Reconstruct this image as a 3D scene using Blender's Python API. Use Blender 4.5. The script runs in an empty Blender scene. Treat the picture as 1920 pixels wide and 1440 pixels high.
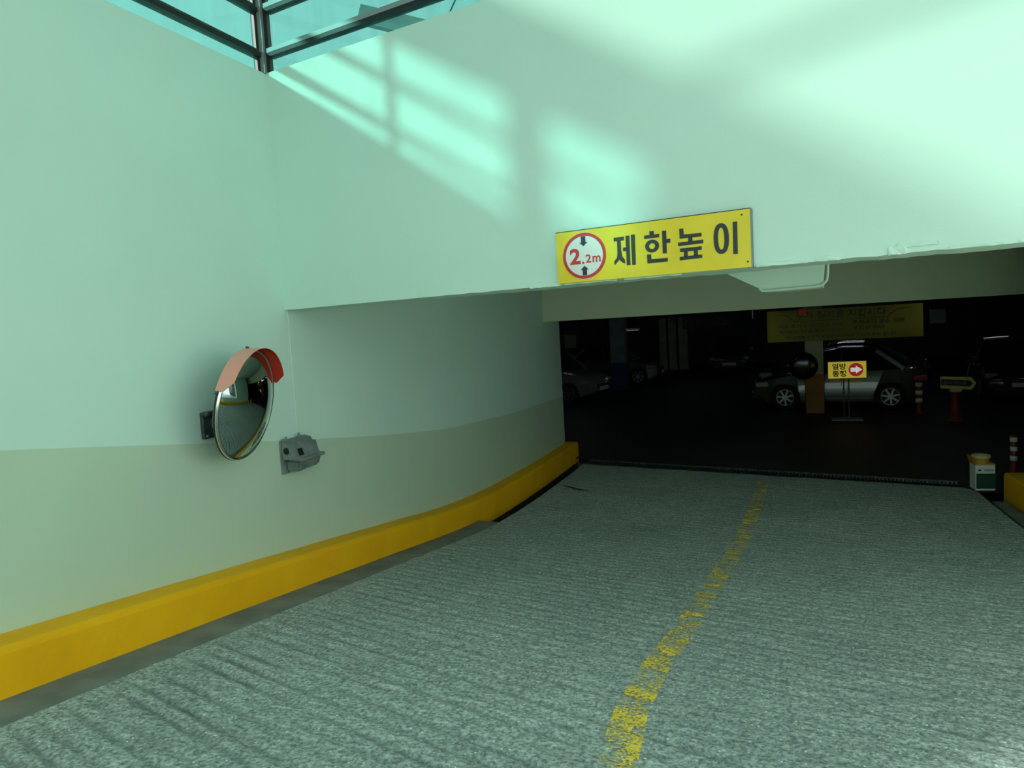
import bpy, bmesh, math, random
from mathutils import Vector, Matrix, noise

random.seed(7)
SC = bpy.context.scene
COL = SC.collection
PI = math.pi
R = math.radians

# ------------------------------------------------------------------ camera
EYE = 2.50
yaw, pitch, roll = R(20.2), R(4.64), R(3.3)
f0 = Vector((-math.sin(yaw), math.cos(yaw), 0)); r0 = Vector((math.cos(yaw), math.sin(yaw), 0)); zz = Vector((0, 0, 1))
fw = f0 * math.cos(pitch) - zz * math.sin(pitch)
up = f0 * math.sin(pitch) + zz * math.cos(pitch)
cr = r0 * math.cos(roll) - up * math.sin(roll)
cu = r0 * math.sin(roll) + up * math.cos(roll)
cam = bpy.data.cameras.new('camera'); camo = bpy.data.objects.new('camera', cam); COL.objects.link(camo)
cam.sensor_width = 36.0; cam.lens = 36.0 * 1370.0 / 1920.0; cam.clip_start = 0.05; cam.clip_end = 300
m = Matrix((cr, cu, -fw)).transposed().to_4x4(); m.translation = (0, 0, EYE); camo.matrix_world = m
SC.camera = camo

# ------------------------------------------------------------------ world, sun, exposure
W = bpy.data.worlds.new('world'); SC.world = W; W.use_nodes = True
bg = W.node_tree.nodes['Background']
bg.inputs['Color'].default_value = (0.80, 0.97, 0.93, 1); bg.inputs['Strength'].default_value = 2.3
sun = bpy.data.lights.new('sun', 'SUN'); suno = bpy.data.objects.new('sun', sun); COL.objects.link(suno)
sun.energy = 9.5; sun.angle = R(3.5); sun.color = (0.93, 1.0, 0.90)
suno.rotation_euler = Vector((1.0, 1.0, -0.64)).to_track_quat('-Z', 'Y').to_euler()
SC.view_settings.view_transform = 'Standard'; SC.view_settings.look = 'None'
SC.view_settings.exposure = -0.42; SC.view_settings.gamma = 1.0; SC.view_settings.use_curve_mapping = False

# ------------------------------------------------------------------ materials
def mat(name, col, rough=0.6, metal=0.0, spec=None, coat=0.0, emit=None, estr=0.0):
    M = bpy.data.materials.new(name); M.use_nodes = True
    b = M.node_tree.nodes['Principled BSDF']
    b.inputs['Base Color'].default_value = (*col, 1); b.inputs['Roughness'].default_value = rough
    b.inputs['Metallic'].default_value = metal
    if spec is not None: b.inputs['Specular IOR Level'].default_value = spec
    if coat: b.inputs['Coat Weight'].default_value = coat; b.inputs['Coat Roughness'].default_value = 0.04
    if emit: b.inputs['Emission Color'].default_value = (*emit, 1); b.inputs['Emission Strength'].default_value = estr
    return M
def N(M, t, **kw):
    n = M.node_tree.nodes.new(t)
    for k, v in kw.items():
        if hasattr(n, k): setattr(n, k, v)
        else: n.inputs[k].default_value = v
    return n
def L(M, a, b): M.node_tree.links.new(a, b)
def ramp(M, fac, stops):
    n = N(M, 'ShaderNodeValToRGB')
    while len(n.color_ramp.elements) < len(stops): n.color_ramp.elements.new(0.5)
    for e, (p, c) in zip(n.color_ramp.elements, stops):
        e.position = p; e.color = (*c, 1) if len(c) == 3 else c
    L(M, fac, n.inputs['Fac']); return n
def mixc(M, fac, a, b, blend='MIX'):
    n = N(M, 'ShaderNodeMix', data_type='RGBA', blend_type=blend)
    for s, v in ((n.inputs[0], fac), (n.inputs[6], a), (n.inputs[7], b)):
        if isinstance(v, (int, float)): s.default_value = v
        elif isinstance(v, tuple): s.default_value = (*v, 1)
        else: L(M, v, s)
    return n.outputs[2]
def noisy(M, c1, c2, scale=6, detail=6, bump=0.0, bscale=40, dist=0.01, lo=0.35, hi=0.65):
    tc = N(M, 'ShaderNodeTexCoord'); n = N(M, 'ShaderNodeTexNoise'); n.inputs['Scale'].default_value = scale; n.inputs['Detail'].default_value = detail
    L(M, tc.outputs['Object'], n.inputs['Vector'])
    r = ramp(M, n.outputs['Fac'], [(lo, c1), (hi, c2)])
    b = M.node_tree.nodes['Principled BSDF']; L(M, r.outputs['Color'], b.inputs['Base Color'])
    if bump:
        n2 = N(M, 'ShaderNodeTexNoise'); n2.inputs['Scale'].default_value = bscale; n2.inputs['Detail'].default_value = 5
        L(M, tc.outputs['Object'], n2.inputs['Vector'])
        bp = N(M, 'ShaderNodeBump'); bp.inputs['Strength'].default_value = bump; bp.inputs['Distance'].default_value = dist
        L(M, n2.outputs['Fac'], bp.inputs['Height']); L(M, bp.outputs['Normal'], b.inputs['Normal'])
    return M

def plaster(name, c, bump=0.25, wave=0.35):
    M = mat(name, c, 0.62, spec=0.3)
    c2 = tuple(x * 0.95 for x in c)
    tc = N(M, 'ShaderNodeTexCoord')
    n = N(M, 'ShaderNodeTexNoise'); n.inputs['Scale'].default_value = 1.3; n.inputs['Detail'].default_value = 7
    L(M, tc.outputs['Object'], n.inputs['Vector'])
    r = ramp(M, n.outputs['Fac'], [(0.3, c2), (0.7, c)])
    b = M.node_tree.nodes['Principled BSDF']; L(M, r.outputs['Color'], b.inputs['Base Color'])
    n2 = N(M, 'ShaderNodeTexNoise'); n2.inputs['Scale'].default_value = 120; n2.inputs['Detail'].default_value = 3
    n3 = N(M, 'ShaderNodeTexNoise'); n3.inputs['Scale'].default_value = 1.8; n3.inputs['Detail'].default_value = 4
    for q in (n2, n3): L(M, tc.outputs['Object'], q.inputs['Vector'])
    b1 = N(M, 'ShaderNodeBump'); b1.inputs['Strength'].default_value = bump; b1.inputs['Distance'].default_value = 0.002
    b2 = N(M, 'ShaderNodeBump'); b2.inputs['Strength'].default_value = wave; b2.inputs['Distance'].default_value = 0.02
    L(M, n2.outputs['Fac'], b1.inputs['Height']); L(M, n3.outputs['Fac'], b2.inputs['Height'])
    L(M, b2.outputs['Normal'], b1.inputs['Normal']); L(M, b1.outputs['Normal'], b.inputs['Normal'])
    return M

M_WALL = plaster('mint_white_wall_paint', (0.64, 0.86, 0.765))
M_BAND = plaster('grey_green_lower_paint', (0.545, 0.69, 0.535))
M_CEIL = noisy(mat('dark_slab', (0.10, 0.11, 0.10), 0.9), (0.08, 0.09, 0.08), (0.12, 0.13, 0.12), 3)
M_BEAM = plaster('beam_paint', (0.72, 0.78, 0.58))
M_KERB = noisy(mat('kerb_yellow', (0.80, 0.36, 0.01), 0.6, spec=0.15), (0.88, 0.43, 0.006), (0.95, 0.50, 0.008), 2.2, 8, 0.35, 14, 0.012)
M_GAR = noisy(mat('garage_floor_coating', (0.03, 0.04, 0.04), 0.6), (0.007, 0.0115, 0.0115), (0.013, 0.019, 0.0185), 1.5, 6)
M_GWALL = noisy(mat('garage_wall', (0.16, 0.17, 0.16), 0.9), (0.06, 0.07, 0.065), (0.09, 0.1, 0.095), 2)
M_BLACK = mat('black_gasket', (0.012, 0.016, 0.014), 0.5)
M_ALU = mat('grey_window_bead', (0.30, 0.34, 0.34), 0.5, 0.3)
M_BROWN = noisy(mat('weathered_frame', (0.05, 0.05, 0.04), 0.6), (0.02, 0.024, 0.02), (0.10, 0.09, 0.065), 9)
M_STEEL = mat('galvanised_steel', (0.22, 0.27, 0.26), 0.45, 0.6)
M_DKSTEEL = noisy(mat('dark_bracket_steel', (0.05, 0.07, 0.07), 0.5, 0.5), (0.03, 0.045, 0.045), (0.09, 0.12, 0.115), 14)
M_CHROME = mat('chrome_rim', (0.72, 0.75, 0.74), 0.12, 1.0)
M_MIRROR = mat('mirror_glass', (0.52, 0.60, 0.58), 0.015, 1.0)
M_CAST = noisy(mat('cast_aluminium', (0.19, 0.25, 0.24), 0.55, 0.2), (0.15, 0.19, 0.18), (0.22, 0.27, 0.255), 12, 6)
M_HOLE = mat('black_hole', (0.006, 0.008, 0.008), 0.7)
M_SIGNY = noisy(mat('sign_yellow', (0.85, 0.66, 0.02), 0.4), (0.80, 0.62, 0.02), (0.90, 0.70, 0.025), 5)
M_SIGNB = mat('sign_black', (0.02, 0.03, 0.035), 0.45)
M_SIGNW = mat('sign_white', (0.80, 0.82, 0.80), 0.4)
M_SIGNR = mat('sign_red', (0.62, 0.03, 0.03), 0.4)
M_WHITE = mat('white_plastic', (0.75, 0.77, 0.75), 0.5)
M_RUBBER = mat('tyre_rubber', (0.012, 0.013, 0.013), 0.8)
M_GLASSDK = mat('dark_car_glass', (0.006, 0.008, 0.008), 0.04, 0.0, 0.6)
M_ALLOY = mat('alloy_wheel', (0.34, 0.38, 0.37), 0.35, 0.7)
M_LAMPGL = mat('headlamp_glass', (0.45, 0.5, 0.5), 0.1, 0.3, coat=0.5)
M_TAIL = mat('tail_lamp_red', (0.25, 0.01, 0.01), 0.2)

# visor: translucent orange-red plastic
M_VISOR = mat('red_visor_plastic', (0.72, 0.06, 0.025), 0.32, spec=0.9, coat=0.7)
nt = M_VISOR.node_tree; pb = nt.nodes['Principled BSDF']
tr = nt.nodes.new('ShaderNodeBsdfTranslucent'); tr.inputs['Color'].default_value = (0.9, 0.12, 0.04, 1)
mx = nt.nodes.new('ShaderNodeMixShader'); mx.inputs[0].default_value = 0.45
nt.links.new(pb.outputs[0], mx.inputs[1]); nt.links.new(tr.outputs[0], mx.inputs[2])
nt.links.new(mx.outputs[0], nt.nodes['Material Output'].inputs[0])

# tinted glazing: tinted see-through with a faint reflection and dirt streaks
def glass_mat(name, tint, dirt=0.25, refl=0.06):
    M = bpy.data.materials.new(name); M.use_nodes = True; nt = M.node_tree; nt.nodes.clear()
    out = nt.nodes.new('ShaderNodeOutputMaterial')
    t = nt.nodes.new('ShaderNodeBsdfTransparent'); t.inputs[0].default_value = (*tint, 1)
    g = nt.nodes.new('ShaderNodeBsdfGlossy'); g.inputs['Roughness'].default_value = 0.03
    d = nt.nodes.new('ShaderNodeBsdfTranslucent'); d.inputs[0].default_value = (0.30, 0.52, 0.48, 1)
    m1 = nt.nodes.new('ShaderNodeMixShader'); m1.inputs[0].default_value = refl
    m2 = nt.nodes.new('ShaderNodeMixShader')
    tc = nt.nodes.new('ShaderNodeTexCoord'); mp = nt.nodes.new('ShaderNodeMapping'); mp.inputs['Scale'].default_value = (5, 5, 0.9)
    n = nt.nodes.new('ShaderNodeTexNoise'); n.inputs['Scale'].default_value = 1.6; n.inputs['Detail'].default_value = 8
    r = nt.nodes.new('ShaderNodeValToRGB'); r.color_ramp.elements[0].position = 0.42; r.color_ramp.elements[0].color = (0.03, 0.03, 0.03, 1)
    r.color_ramp.elements[1].position = 0.75; r.color_ramp.elements[1].color = (dirt * 2, dirt * 2, dirt * 2, 1)
    nt.links.new(tc.outputs['Object'], mp.inputs[0]); nt.links.new(mp.outputs[0], n.inputs['Vector']); nt.links.new(n.outputs['Fac'], r.inputs[0])
    nt.links.new(t.outputs[0], m1.inputs[1]); nt.links.new(g.outputs[0], m1.inputs[2])
    nt.links.new(r.outputs[0], m2.inputs[0]); nt.links.new(m1.outputs[0], m2.inputs[1]); nt.links.new(d.outputs[0], m2.inputs[2])
    nt.links.new(m2.outputs[0], out.inputs[0])
    return M
M_GLASS = glass_mat('green_tinted_glass', (0.40, 0.65, 0.62), 0.09)
M_ROOFGL = glass_mat('clear_roof_glass', (0.50, 0.56, 0.54), 0.06, 0.03)

# ------------------------------------------------------------------ mesh helpers
def link(o, parent=None):
    COL.objects.link(o)
    if parent is not None: o.parent = parent
    return o
def mesh(name, vs, fs, mats, parent=None, idx=None, smooth=False):
    me = bpy.data.meshes.new(name); me.from_pydata([tuple(v) for v in vs], [], fs); 
    for mm in (mats if isinstance(mats, (list, tuple)) else [mats]): me.materials.append(mm)
    if idx: me.polygons.foreach_set('material_index', idx)
    if smooth: me.polygons.foreach_set('use_smooth', [True] * len(me.polygons))
    me.update()
    return link(bpy.data.objects.new(name, me), parent)
def bobj(name, bm, mats, parent=None, smooth=False, recalc=True):
    if recalc: bmesh.ops.recalc_face_normals(bm, faces=bm.faces)
    me = bpy.data.meshes.new(name); bm.to_mesh(me); bm.free()
    for mm in (mats if isinstance(mats, (list, tuple)) else [mats]): me.materials.append(mm)
    if smooth: me.polygons.foreach_set('use_smooth', [True] * len(me.polygons))
    return link(bpy.data.objects.new(name, me), parent)
def add_box(bm, x0, x1, y0, y1, z0, z1, bev=0.0, mi=0, seg=2):
    r = bmesh.ops.create_cube(bm, size=1.0)
    vs = r['verts']
    for v in vs:
        v.co = Vector((x0 + (v.co.x + .5) * (x1 - x0), y0 + (v.co.y + .5) * (y1 - y0), z0 + (v.co.z + .5) * (z1 - z0)))
    fs = list({f for v in vs for f in v.link_faces})
    for f in fs: f.material_index = mi
    if bev > 0:
        es = list({e for v in vs for e in v.link_edges})
        bmesh.ops.bevel(bm, geom=es, offset=bev, segments=seg, affect='EDGES', profile=0.5)
def box(name, x0, x1, y0, y1, z0, z1, mt, parent=None, bev=0.0):
    bm = bmesh.new(); add_box(bm, x0, x1, y0, y1, z0, z1, bev); return bobj(name, bm, mt, parent)
def add_bar(bm, a, b, w, h, upv=(0, 0, 1)):
    a = Vector(a); b = Vector(b); d = (b - a).normalized(); u = Vector(upv)
    s = d.cross(u).normalized() * w / 2; t = s.cross(d).normalized() * h / 2
    vs = [bm.verts.new(p + i * s + j * t) for p in (a, b) for i, j in ((-1, -1), (1, -1), (1, 1), (-1, 1))]
    for q in ((0, 1, 2, 3), (7, 6, 5, 4), (0, 4, 5, 1), (1, 5, 6, 2), (2, 6, 7, 3), (3, 7, 4, 0)): bm.faces.new([vs[i] for i in q])
def bar(name, a, b, w, h, mt, parent=None, upv=(0, 0, 1)):
    bm = bmesh.new(); add_bar(bm, a, b, w, h, upv); return bobj(name, bm, mt, parent)
def add_tube(bm, pts, rad, n=10, caps=True):
    pts = [Vector(p) for p in pts]; rings = []
    prev = None
    for i, p in enumerate(pts):
        d = (pts[min(i + 1, len(pts) - 1)] - pts[max(i - 1, 0)]).normalized()
        u = Vector((0, 0, 1)) if abs(d.z) < 0.95 else Vector((1, 0, 0))
        if prev is not None: u = prev
        s = d.cross(u).normalized(); t = s.cross(d).normalized(); prev = t
        rr = rad[i] if isinstance(rad, (list, tuple)) else rad
        rings.append([bm.verts.new(p + (s * math.cos(2 * PI * k / n) + t * math.sin(2 * PI * k / n)) * rr) for k in range(n)])
    for a, b in zip(rings, rings[1:]):
        for k in range(n): bm.faces.new((a[k], a[(k + 1) % n], b[(k + 1) % n], b[k]))
    if caps: bm.faces.new(rings[0][::-1]); bm.faces.new(rings[-1])
def tube(name, pts, rad, mt, parent=None, n=10):
    bm = bmesh.new(); add_tube(bm, pts, rad, n); return bobj(name, bm, mt, parent, smooth=False)
def add_lathe(bm, prof, n=24, axis='Z', o=(0, 0, 0), cap=True):
    o = Vector(o); rings = []
    for r_, h in prof:
        ring = []
        for k in range(n):
            a = 2 * PI * k / n
            if axis == 'Z': p = Vector((r_ * math.cos(a), r_ * math.sin(a), h))
            elif axis == 'Y': p = Vector((r_ * math.cos(a), h, r_ * math.sin(a)))
            else: p = Vector((h, r_ * math.cos(a), r_ * math.sin(a)))
            ring.append(bm.verts.new(o + p))
        rings.append(ring)
    for a, b in zip(rings, rings[1:]):
        for k in range(n): bm.faces.new((a[k], a[(k + 1) % n], b[(k + 1) % n], b[k]))
    if cap: bm.faces.new(rings[0][::-1]); bm.faces.new(rings[-1])
def lathe(name, prof, mt, parent=None, n=24, axis='Z', o=(0, 0, 0), smooth=True, cap=True):
    bm = bmesh.new(); add_lathe(bm, prof, n, axis, o, cap); return bobj(name, bm, mt, parent, smooth=smooth)
def empty(name, loc=(0, 0, 0), rz=0.0):
    o = bpy.data.objects.new(name, None); o.empty_display_size = 0.1; link(o); o.location = loc; o.rotation_euler = (0, 0, rz); return o
def tag(o, label, cat, group=None):
    o['label'] = label; o['category'] = cat
    if group: o['group'] = group
    return o
def struct(o, label=None):
    o['kind'] = 'structure'
    if label: o['label'] = label
    return o
# flat print lives in a sign's local XZ plane, facing -Y
def prism(name, polys, y, t, mt, parent):
    vs = []; fs = []
    for p in polys:
        a = sum(p[i][0] * p[(i + 1) % len(p)][1] - p[(i + 1) % len(p)][0] * p[i][1] for i in range(len(p)))
        if a < 0: p = p[::-1]
        b = len(vs); n = len(p)
        vs += [(x, y - t, z) for x, z in p] + [(x, y, z) for x, z in p]
        fs.append(tuple(range(b, b + n)))
        fs += [(b + i, b + n + i, b + n + (i + 1) % n, b + (i + 1) % n) for i in range(n)]
    return mesh(name, vs, fs, mt, parent)
def ring_poly(name, cx, cz, ro, ri, y, t, mt, parent, n=40, pw=2.0):
    vs = []; fs = []
    def se(a, rx, rz):
        c, s = math.cos(a), math.sin(a); e = 2.0 / pw
        return (cx + rx * math.copysign(abs(c) ** e, c), cz + rz * math.copysign(abs(s) ** e, s))
    for k in range(n):
        a = 2 * PI * k / n
        for rx, rz in (ro, ri):
            x, z = se(a, rx, rz); vs += [(x, y - t, z), (x, y, z)]
    for k in range(n):
        a = 4 * k; b = 4 * ((k + 1) % n)
        fs += [(a, b, b + 2, a + 2), (a + 1, b + 1, b, a), (a + 2, b + 2, b + 3, a + 3)]
    return mesh(name, vs, fs, mt, parent)
def disc_poly(cx, cz, r_, n=40): return [(cx + r_ * math.cos(2 * PI * k / n), cz + r_ * math.sin(2 * PI * k / n)) for k in range(n)]
DG = None
def text(name, body, x0, x1, z0, z1, y, mt, parent, off=0.0, keep=False):
    c = bpy.data.curves.new('lettering', 'FONT'); c.body = body; c.offset = off; c.resolution_u = 3
    o = bpy.data.objects.new('lettering', c); COL.objects.link(o)
    bpy.context.view_layer.update()
    me = bpy.data.meshes.new_from_object(o.evaluated_get(bpy.context.evaluated_depsgraph_get()))
    bpy.data.objects.remove(o); bpy.data.curves.remove(c)
    xs = [v.co.x for v in me.vertices]; ys = [v.co.y for v in me.vertices]
    a, b, p, q = min(xs), max(xs), min(ys), max(ys)
    sx = (x1 - x0) / (b - a); sz = (z1 - z0) / (q - p)
    for v in me.vertices: v.co = Vector((x0 + (v.co.x - a) * sx, y, z0 + (v.co.y - p) * sz))
    me.materials.clear(); me.materials.append(mt); me.name = name
    o = link(bpy.data.objects.new(name, me), parent)
    if len(body) > 1: o['kind'] = 'stuff'
    return o

# ------------------------------------------------------------------ profiles along the ramp
def pl(x, t):
    if x <= t[0][0]: return t[0][1] + (x - t[0][0]) * (t[1][1] - t[0][1]) / (t[1][0] - t[0][0])
    for (a, p), (b, q) in zip(t, t[1:]):
        if x <= b: return p + (q - p) * (x - a) / (b - a)
    return t[-1][1]
def sm(x, t, w=0.5): return sum(pl(x + d * w, t) for d in (-1, -.5, 0, .5, 1)) / 5.0
ZR = [(2.3, .835), (3.5, .685), (4.5, .555), (5.7, .40), (7.57, .15), (8.4, .08), (9.6, .03), (11.2, 0.0), (14, 0.0)]
ZP = [(2.57, 2.01), (3.19, 1.92), (4.05, 1.79), (4.74, 1.69), (5.61, 1.57), (6.61, 1.44), (7.47, 1.345), (7.9, 1.30), (8.86, 1.255), (10.05, 1.19), (12.67, 1.14), (14, 1.13)]
def zr(y): return sm(y, ZR, 0.45)
def zp(y): return sm(y, ZP, 0.25)
XL = -3.75
YC = 4.969                                   # corner of left wall and lintel wall
uF = Vector((0.9806, -0.1959, 0)); nF = Vector((-0.1959, -0.9806, 0))   # lintel wall: along, outward (towards the ramp entrance)
CF = Vector((XL, YC, 0))
def yd(x): return 12.0 - 0.232 * (x + 2.2) if x < 2.27 else 10.72   # near edge of the drain

# ================================================================== STRUCTURE
# left wall with two paints
ys = [-7 + 0.35 * i for i in range(57)]; ys = [y for y in ys if y < 12.8] + [12.85]
for extra in (YC, -1.5, -1.501): ys.append(extra)
ys = sorted(set(ys)); vs = []; fs = []; ix = []
def wtop(y): return 3.6 if y > YC + 1e-6 else (4.583 if y > -1.5 else 2.9)
for y in ys:
    b = zr(y) - 0.5
    vs += [(XL, y, b), (XL, y, zp(y)), (XL, y, wtop(y)), (XL - .3, y, wtop(y)), (XL - .3, y, b)]
for i in range(len(ys) - 1):
    a, b = 5 * i, 5 * i + 5
    fs += [(a, b, b + 1, a + 1), (a + 1, b + 1, b + 2, a + 2), (a + 2, b + 2, b + 3, a + 3), (a + 3, b + 3, b + 4, a + 4)]; ix += [1, 0, 0, 0]
e = 5 * (len(ys) - 1)
vs += [(XL - .3, ys[-1], zp(ys[-1]))]; k = len(vs) - 1
fs += [(e, e + 4, k, e + 1), (e + 1, k, e + 3, e + 2)]; ix += [1, 0]
wl = struct(mesh('wall_left', vs, fs, [M_WALL, M_BAND], None, ix), 'long pale mint ramp wall with a grey-green lower band')
bar('joint', (XL + .001, YC + .035, 1.72), (XL + .001, YC + .035, 2.72), 0.004, 0.004, M_WHITE, wl, (0, 1, 0))

# lintel wall with a slightly ragged bottom edge
vs = []; fs = []; n = 140; Lw = 7.1
for i in range(n + 1):
    s = Lw * i / n; p = CF + uF * s
    j = noise.noise(Vector((s * 9, 0, 3))) * 0.004 + (noise.noise(Vector((s * 31, 5, 1))) * 0.008 if s > 1.5 else 0)
    zb = 2.722 + 0.004 * s + j * 0.8
    wob = noise.noise(Vector((s * 1.1, 2, 7))) * 0.006
    q = p - nF * 0.40
    vs += [p + nF * wob * 0 + Vector((0, 0, zb)), p + Vector((0, 0, 4.584)), q + Vector((0, 0, 4.584)), q + Vector((0, 0, zb + .002 * math.sin(s * 5)))]
for i in range(n):
    a, b = 4 * i, 4 * i + 4
    fs += [(a, b, b + 1, a + 1), (a + 1, b + 1, b + 2, a + 2), (a + 2, b + 2, b + 3, a + 3), (a + 3, b + 3, b, a)]
fs += [(0, 1, 2, 3), tuple(4 * n + t for t in (3, 2, 1, 0))]
wf = struct(mesh('wall_front', vs, fs, [M_WALL]), 'pale mint wall above the garage entrance, sunlit in patches')
# plaster flakes along the bottom edge
for s0, s1, z0, hh, th in ((2.30, 2.52, 2.732, .035, .010), (2.55, 2.9, 2.734, .012, .012), (2.95, 3.3, 2.735, .014, .012), (3.72, 3.98, 2.742, .018, .012), (4.02, 4.14, 2.742, .02, .010),
                           (4.36, 4.44, 2.742, .05, .012), (4.42, 4.58, 2.775, .02, .012), (4.62, 4.84, 2.746, .012, .010), (4.9, 5.05, 2.747, .014, .010)):
    bm = bmesh.new(); k = 9; front = []; back = []
    pts = [(s0 + (s1 - s0) * i / k, z0 - .006 + random.uniform(-.003, .003)) for i in range(k + 1)] + \
          [(s1 - (s1 - s0) * i / k, z0 + hh * (0.25 + 0.75 * math.sin(PI * (0.12 + 0.76 * i / k))) * random.uniform(.6, 1.1)) for i in range(k + 1)]
    for s, z in pts:
        p = CF + uF * s
        back.append(bm.verts.new(p + Vector((0, 0, z)))); front.append(bm.verts.new(p + nF * th * random.uniform(.5, 1) + Vector((0, 0, z))))
    bm.faces.new(front)
    for i in range(len(pts)): bm.faces.new((back[i], back[(i + 1) % len(pts)], front[(i + 1) % len(pts)], front[i]))
    bobj('plaster_flake', bm, M_WALL, wf)

# ceiling over the covered part of the ramp, far beam, garage shell
cs = CF - nF * 0.40
struct(mesh('ceiling', [(XL, YC + .2, 3.3), (3.4, YC - 1.0, 3.3), (3.4, 11.95, 3.3), (XL, 11.95, 3.3), (XL, YC + .2, 3.5), (3.4, YC - 1.0, 3.5), (3.4, 11.95, 3.5), (XL, 11.95, 3.5)],
            [(0, 3, 2, 1), (4, 5, 6, 7), (0, 1, 5, 4), (1, 2, 6, 5), (2, 3, 7, 6), (3, 0, 4, 7)], M_WALL), 'painted slab over the covered end of the ramp')
struct(box('trim_1', XL, 9.5, 11.9, 12.55, 2.515, 3.5, M_BEAM), 'deep grey-green beam across the garage mouth')
vs = []; fs = []; ys = [-7 + .5 * i for i in range(22)] + [3.75, 4.25, 4.75, 5.25, 5.9, 6.5, 7.4, 7.401, 10.4]
for y in ys:
    t_ = zr(y) + .75 if y < 7.4005 else 3.5
    vs += [(2.88, y, -.6), (2.88, y, t_), (3.2, y, t_), (3.2, y, -.6)]
for i in range(len(ys) - 1):
    a = 4 * i; fs += [(a, a + 1, a + 5, a + 4), (a + 1, a + 2, a + 6, a + 5), (a + 2, a + 3, a + 7, a + 6)]
fs += [(0, 3, 2, 1), tuple(4 * (len(ys) - 1) + k_ for k_ in (0, 1, 2, 3))]
struct(mesh('wall_right', vs, fs, M_WALL), 'unseen right ramp parapet, kept low to let daylight in')  # unseen wall, shaped low so more daylight reaches the left wall
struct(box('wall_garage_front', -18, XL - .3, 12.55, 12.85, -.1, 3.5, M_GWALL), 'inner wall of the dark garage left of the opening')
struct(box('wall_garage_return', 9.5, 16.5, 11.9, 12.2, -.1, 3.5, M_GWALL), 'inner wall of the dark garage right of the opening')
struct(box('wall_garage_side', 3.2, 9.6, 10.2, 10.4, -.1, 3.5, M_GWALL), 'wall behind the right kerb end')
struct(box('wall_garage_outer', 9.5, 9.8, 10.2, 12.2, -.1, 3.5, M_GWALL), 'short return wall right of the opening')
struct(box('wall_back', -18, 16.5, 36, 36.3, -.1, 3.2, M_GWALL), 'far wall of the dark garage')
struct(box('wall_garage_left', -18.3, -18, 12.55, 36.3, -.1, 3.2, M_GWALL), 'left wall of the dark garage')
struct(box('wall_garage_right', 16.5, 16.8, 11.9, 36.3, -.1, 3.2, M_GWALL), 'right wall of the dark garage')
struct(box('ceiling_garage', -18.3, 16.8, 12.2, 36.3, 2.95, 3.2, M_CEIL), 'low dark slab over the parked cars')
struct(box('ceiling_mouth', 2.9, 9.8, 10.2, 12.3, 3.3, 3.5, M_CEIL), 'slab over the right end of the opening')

# ramp: real skewed grooves
ct, st = math.cos(R(20)), math.sin(R(20))
M_RAMP = mat('grooved_concrete', (0.2, 0.22, 0.2), 0.85, spec=0.25)
def build_ramp_mat(M):
    tc = N(M, 'ShaderNodeTexCoord'); b = M.node_tree.nodes['Principled BSDF']
    def nz(scale, detail, vec=None, rough=0.6):
        n = N(M, 'ShaderNodeTexNoise'); n.inputs['Scale'].default_value = scale; n.inputs['Detail'].default_value = detail; n.inputs['Roughness'].default_value = rough
        L(M, vec if vec is not None else tc.outputs['Object'], n.inputs['Vector']); return n
    mp = N(M, 'ShaderNodeMapping'); mp.inputs['Rotation'].default_value = (0, 0, R(20)); mp.inputs['Scale'].default_value = (1.2, 9, 1)
    L(M, tc.outputs['Object'], mp.inputs['Vector'])
    big = nz(0.9, 4); streak = nz(2.6, 6, mp.outputs[0]); fine = nz(48, 4, None, 0.75); mid = nz(13, 5)
    c = ramp(M, fine.outputs['Fac'], [(0.37, (0.17, 0.215, 0.20)), (0.50, (0.36, 0.435, 0.40)), (0.63, (0.60, 0.69, 0.64))]).outputs['Color']
    s = ramp(M, streak.outputs['Fac'], [(0.33, (0.80, 0.80, 0.80)), (0.60, (1.05, 1.05, 1.05))]).outputs['Color']
    c = mixc(M, 1.0, c, s, 'MULTIPLY')
    g = ramp(M, mid.outputs['Fac'], [(0.3, (0.78, 0.78, 0.78)), (0.7, (1.15, 1.15, 1.15))]).outputs['Color']
    c = mixc(M, 1.0, c, g, 'MULTIPLY')
    gb = ramp(M, big.outputs['Fac'], [(0.3, (0.88, 0.89, 0.89)), (0.7, (1.1, 1.08, 1.08))]).outputs['Color']
    c = mixc(M, 1.0, c, gb, 'MULTIPLY')
    v = N(M, 'ShaderNodeTexVoronoi'); v.inputs['Scale'].default_value = 34; L(M, tc.outputs['Object'], v.inputs['Vector'])
    vr = ramp(M, v.outputs['Distance'], [(0.13, (1, 1, 1)), (0.20, (0, 0, 0))])
    pick = N(M, 'ShaderNodeSeparateColor'); L(M, v.outputs['Color'], pick.inputs[0])
    pr = ramp(M, pick.outputs[0], [(0.72, (0, 0, 0)), (0.76, (1, 1, 1))])
    mk = N(M, 'ShaderNodeMath', operation='MULTIPLY'); L(M, vr.outputs['Color'], mk.inputs[0]); L(M, pr.outputs['Color'], mk.inputs[1])
    c = mixc(M, mk.outputs[0], c, (0.85, 0.9, 0.86))
    at = N(M, 'ShaderNodeAttribute'); at.attribute_name = 'groove_dirt'
    dm = N(M, 'ShaderNodeMath', operation='MULTIPLY'); L(M, at.outputs['Fac'], dm.inputs[0]); L(M, ramp(M, mid.outputs['Fac'], [(0.35, (0.25, 0.25, 0.25)), (0.6, (1, 1, 1))]).outputs['Color'], dm.inputs[1])
    c = mixc(M, dm.outputs[0], c, (0.12, 0.15, 0.135))
    L(M, c, b.inputs['Base Color'])
    bp = N(M, 'ShaderNodeBump'); bp.inputs['Strength'].default_value = 0.9; bp.inputs['Distance'].default_value = 0.006
    L(M, fine.outputs['Fac'], bp.inputs['Height']); L(M, bp.outputs['Normal'], b.inputs['Normal'])
build_ramp_mat(M_RAMP)
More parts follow.
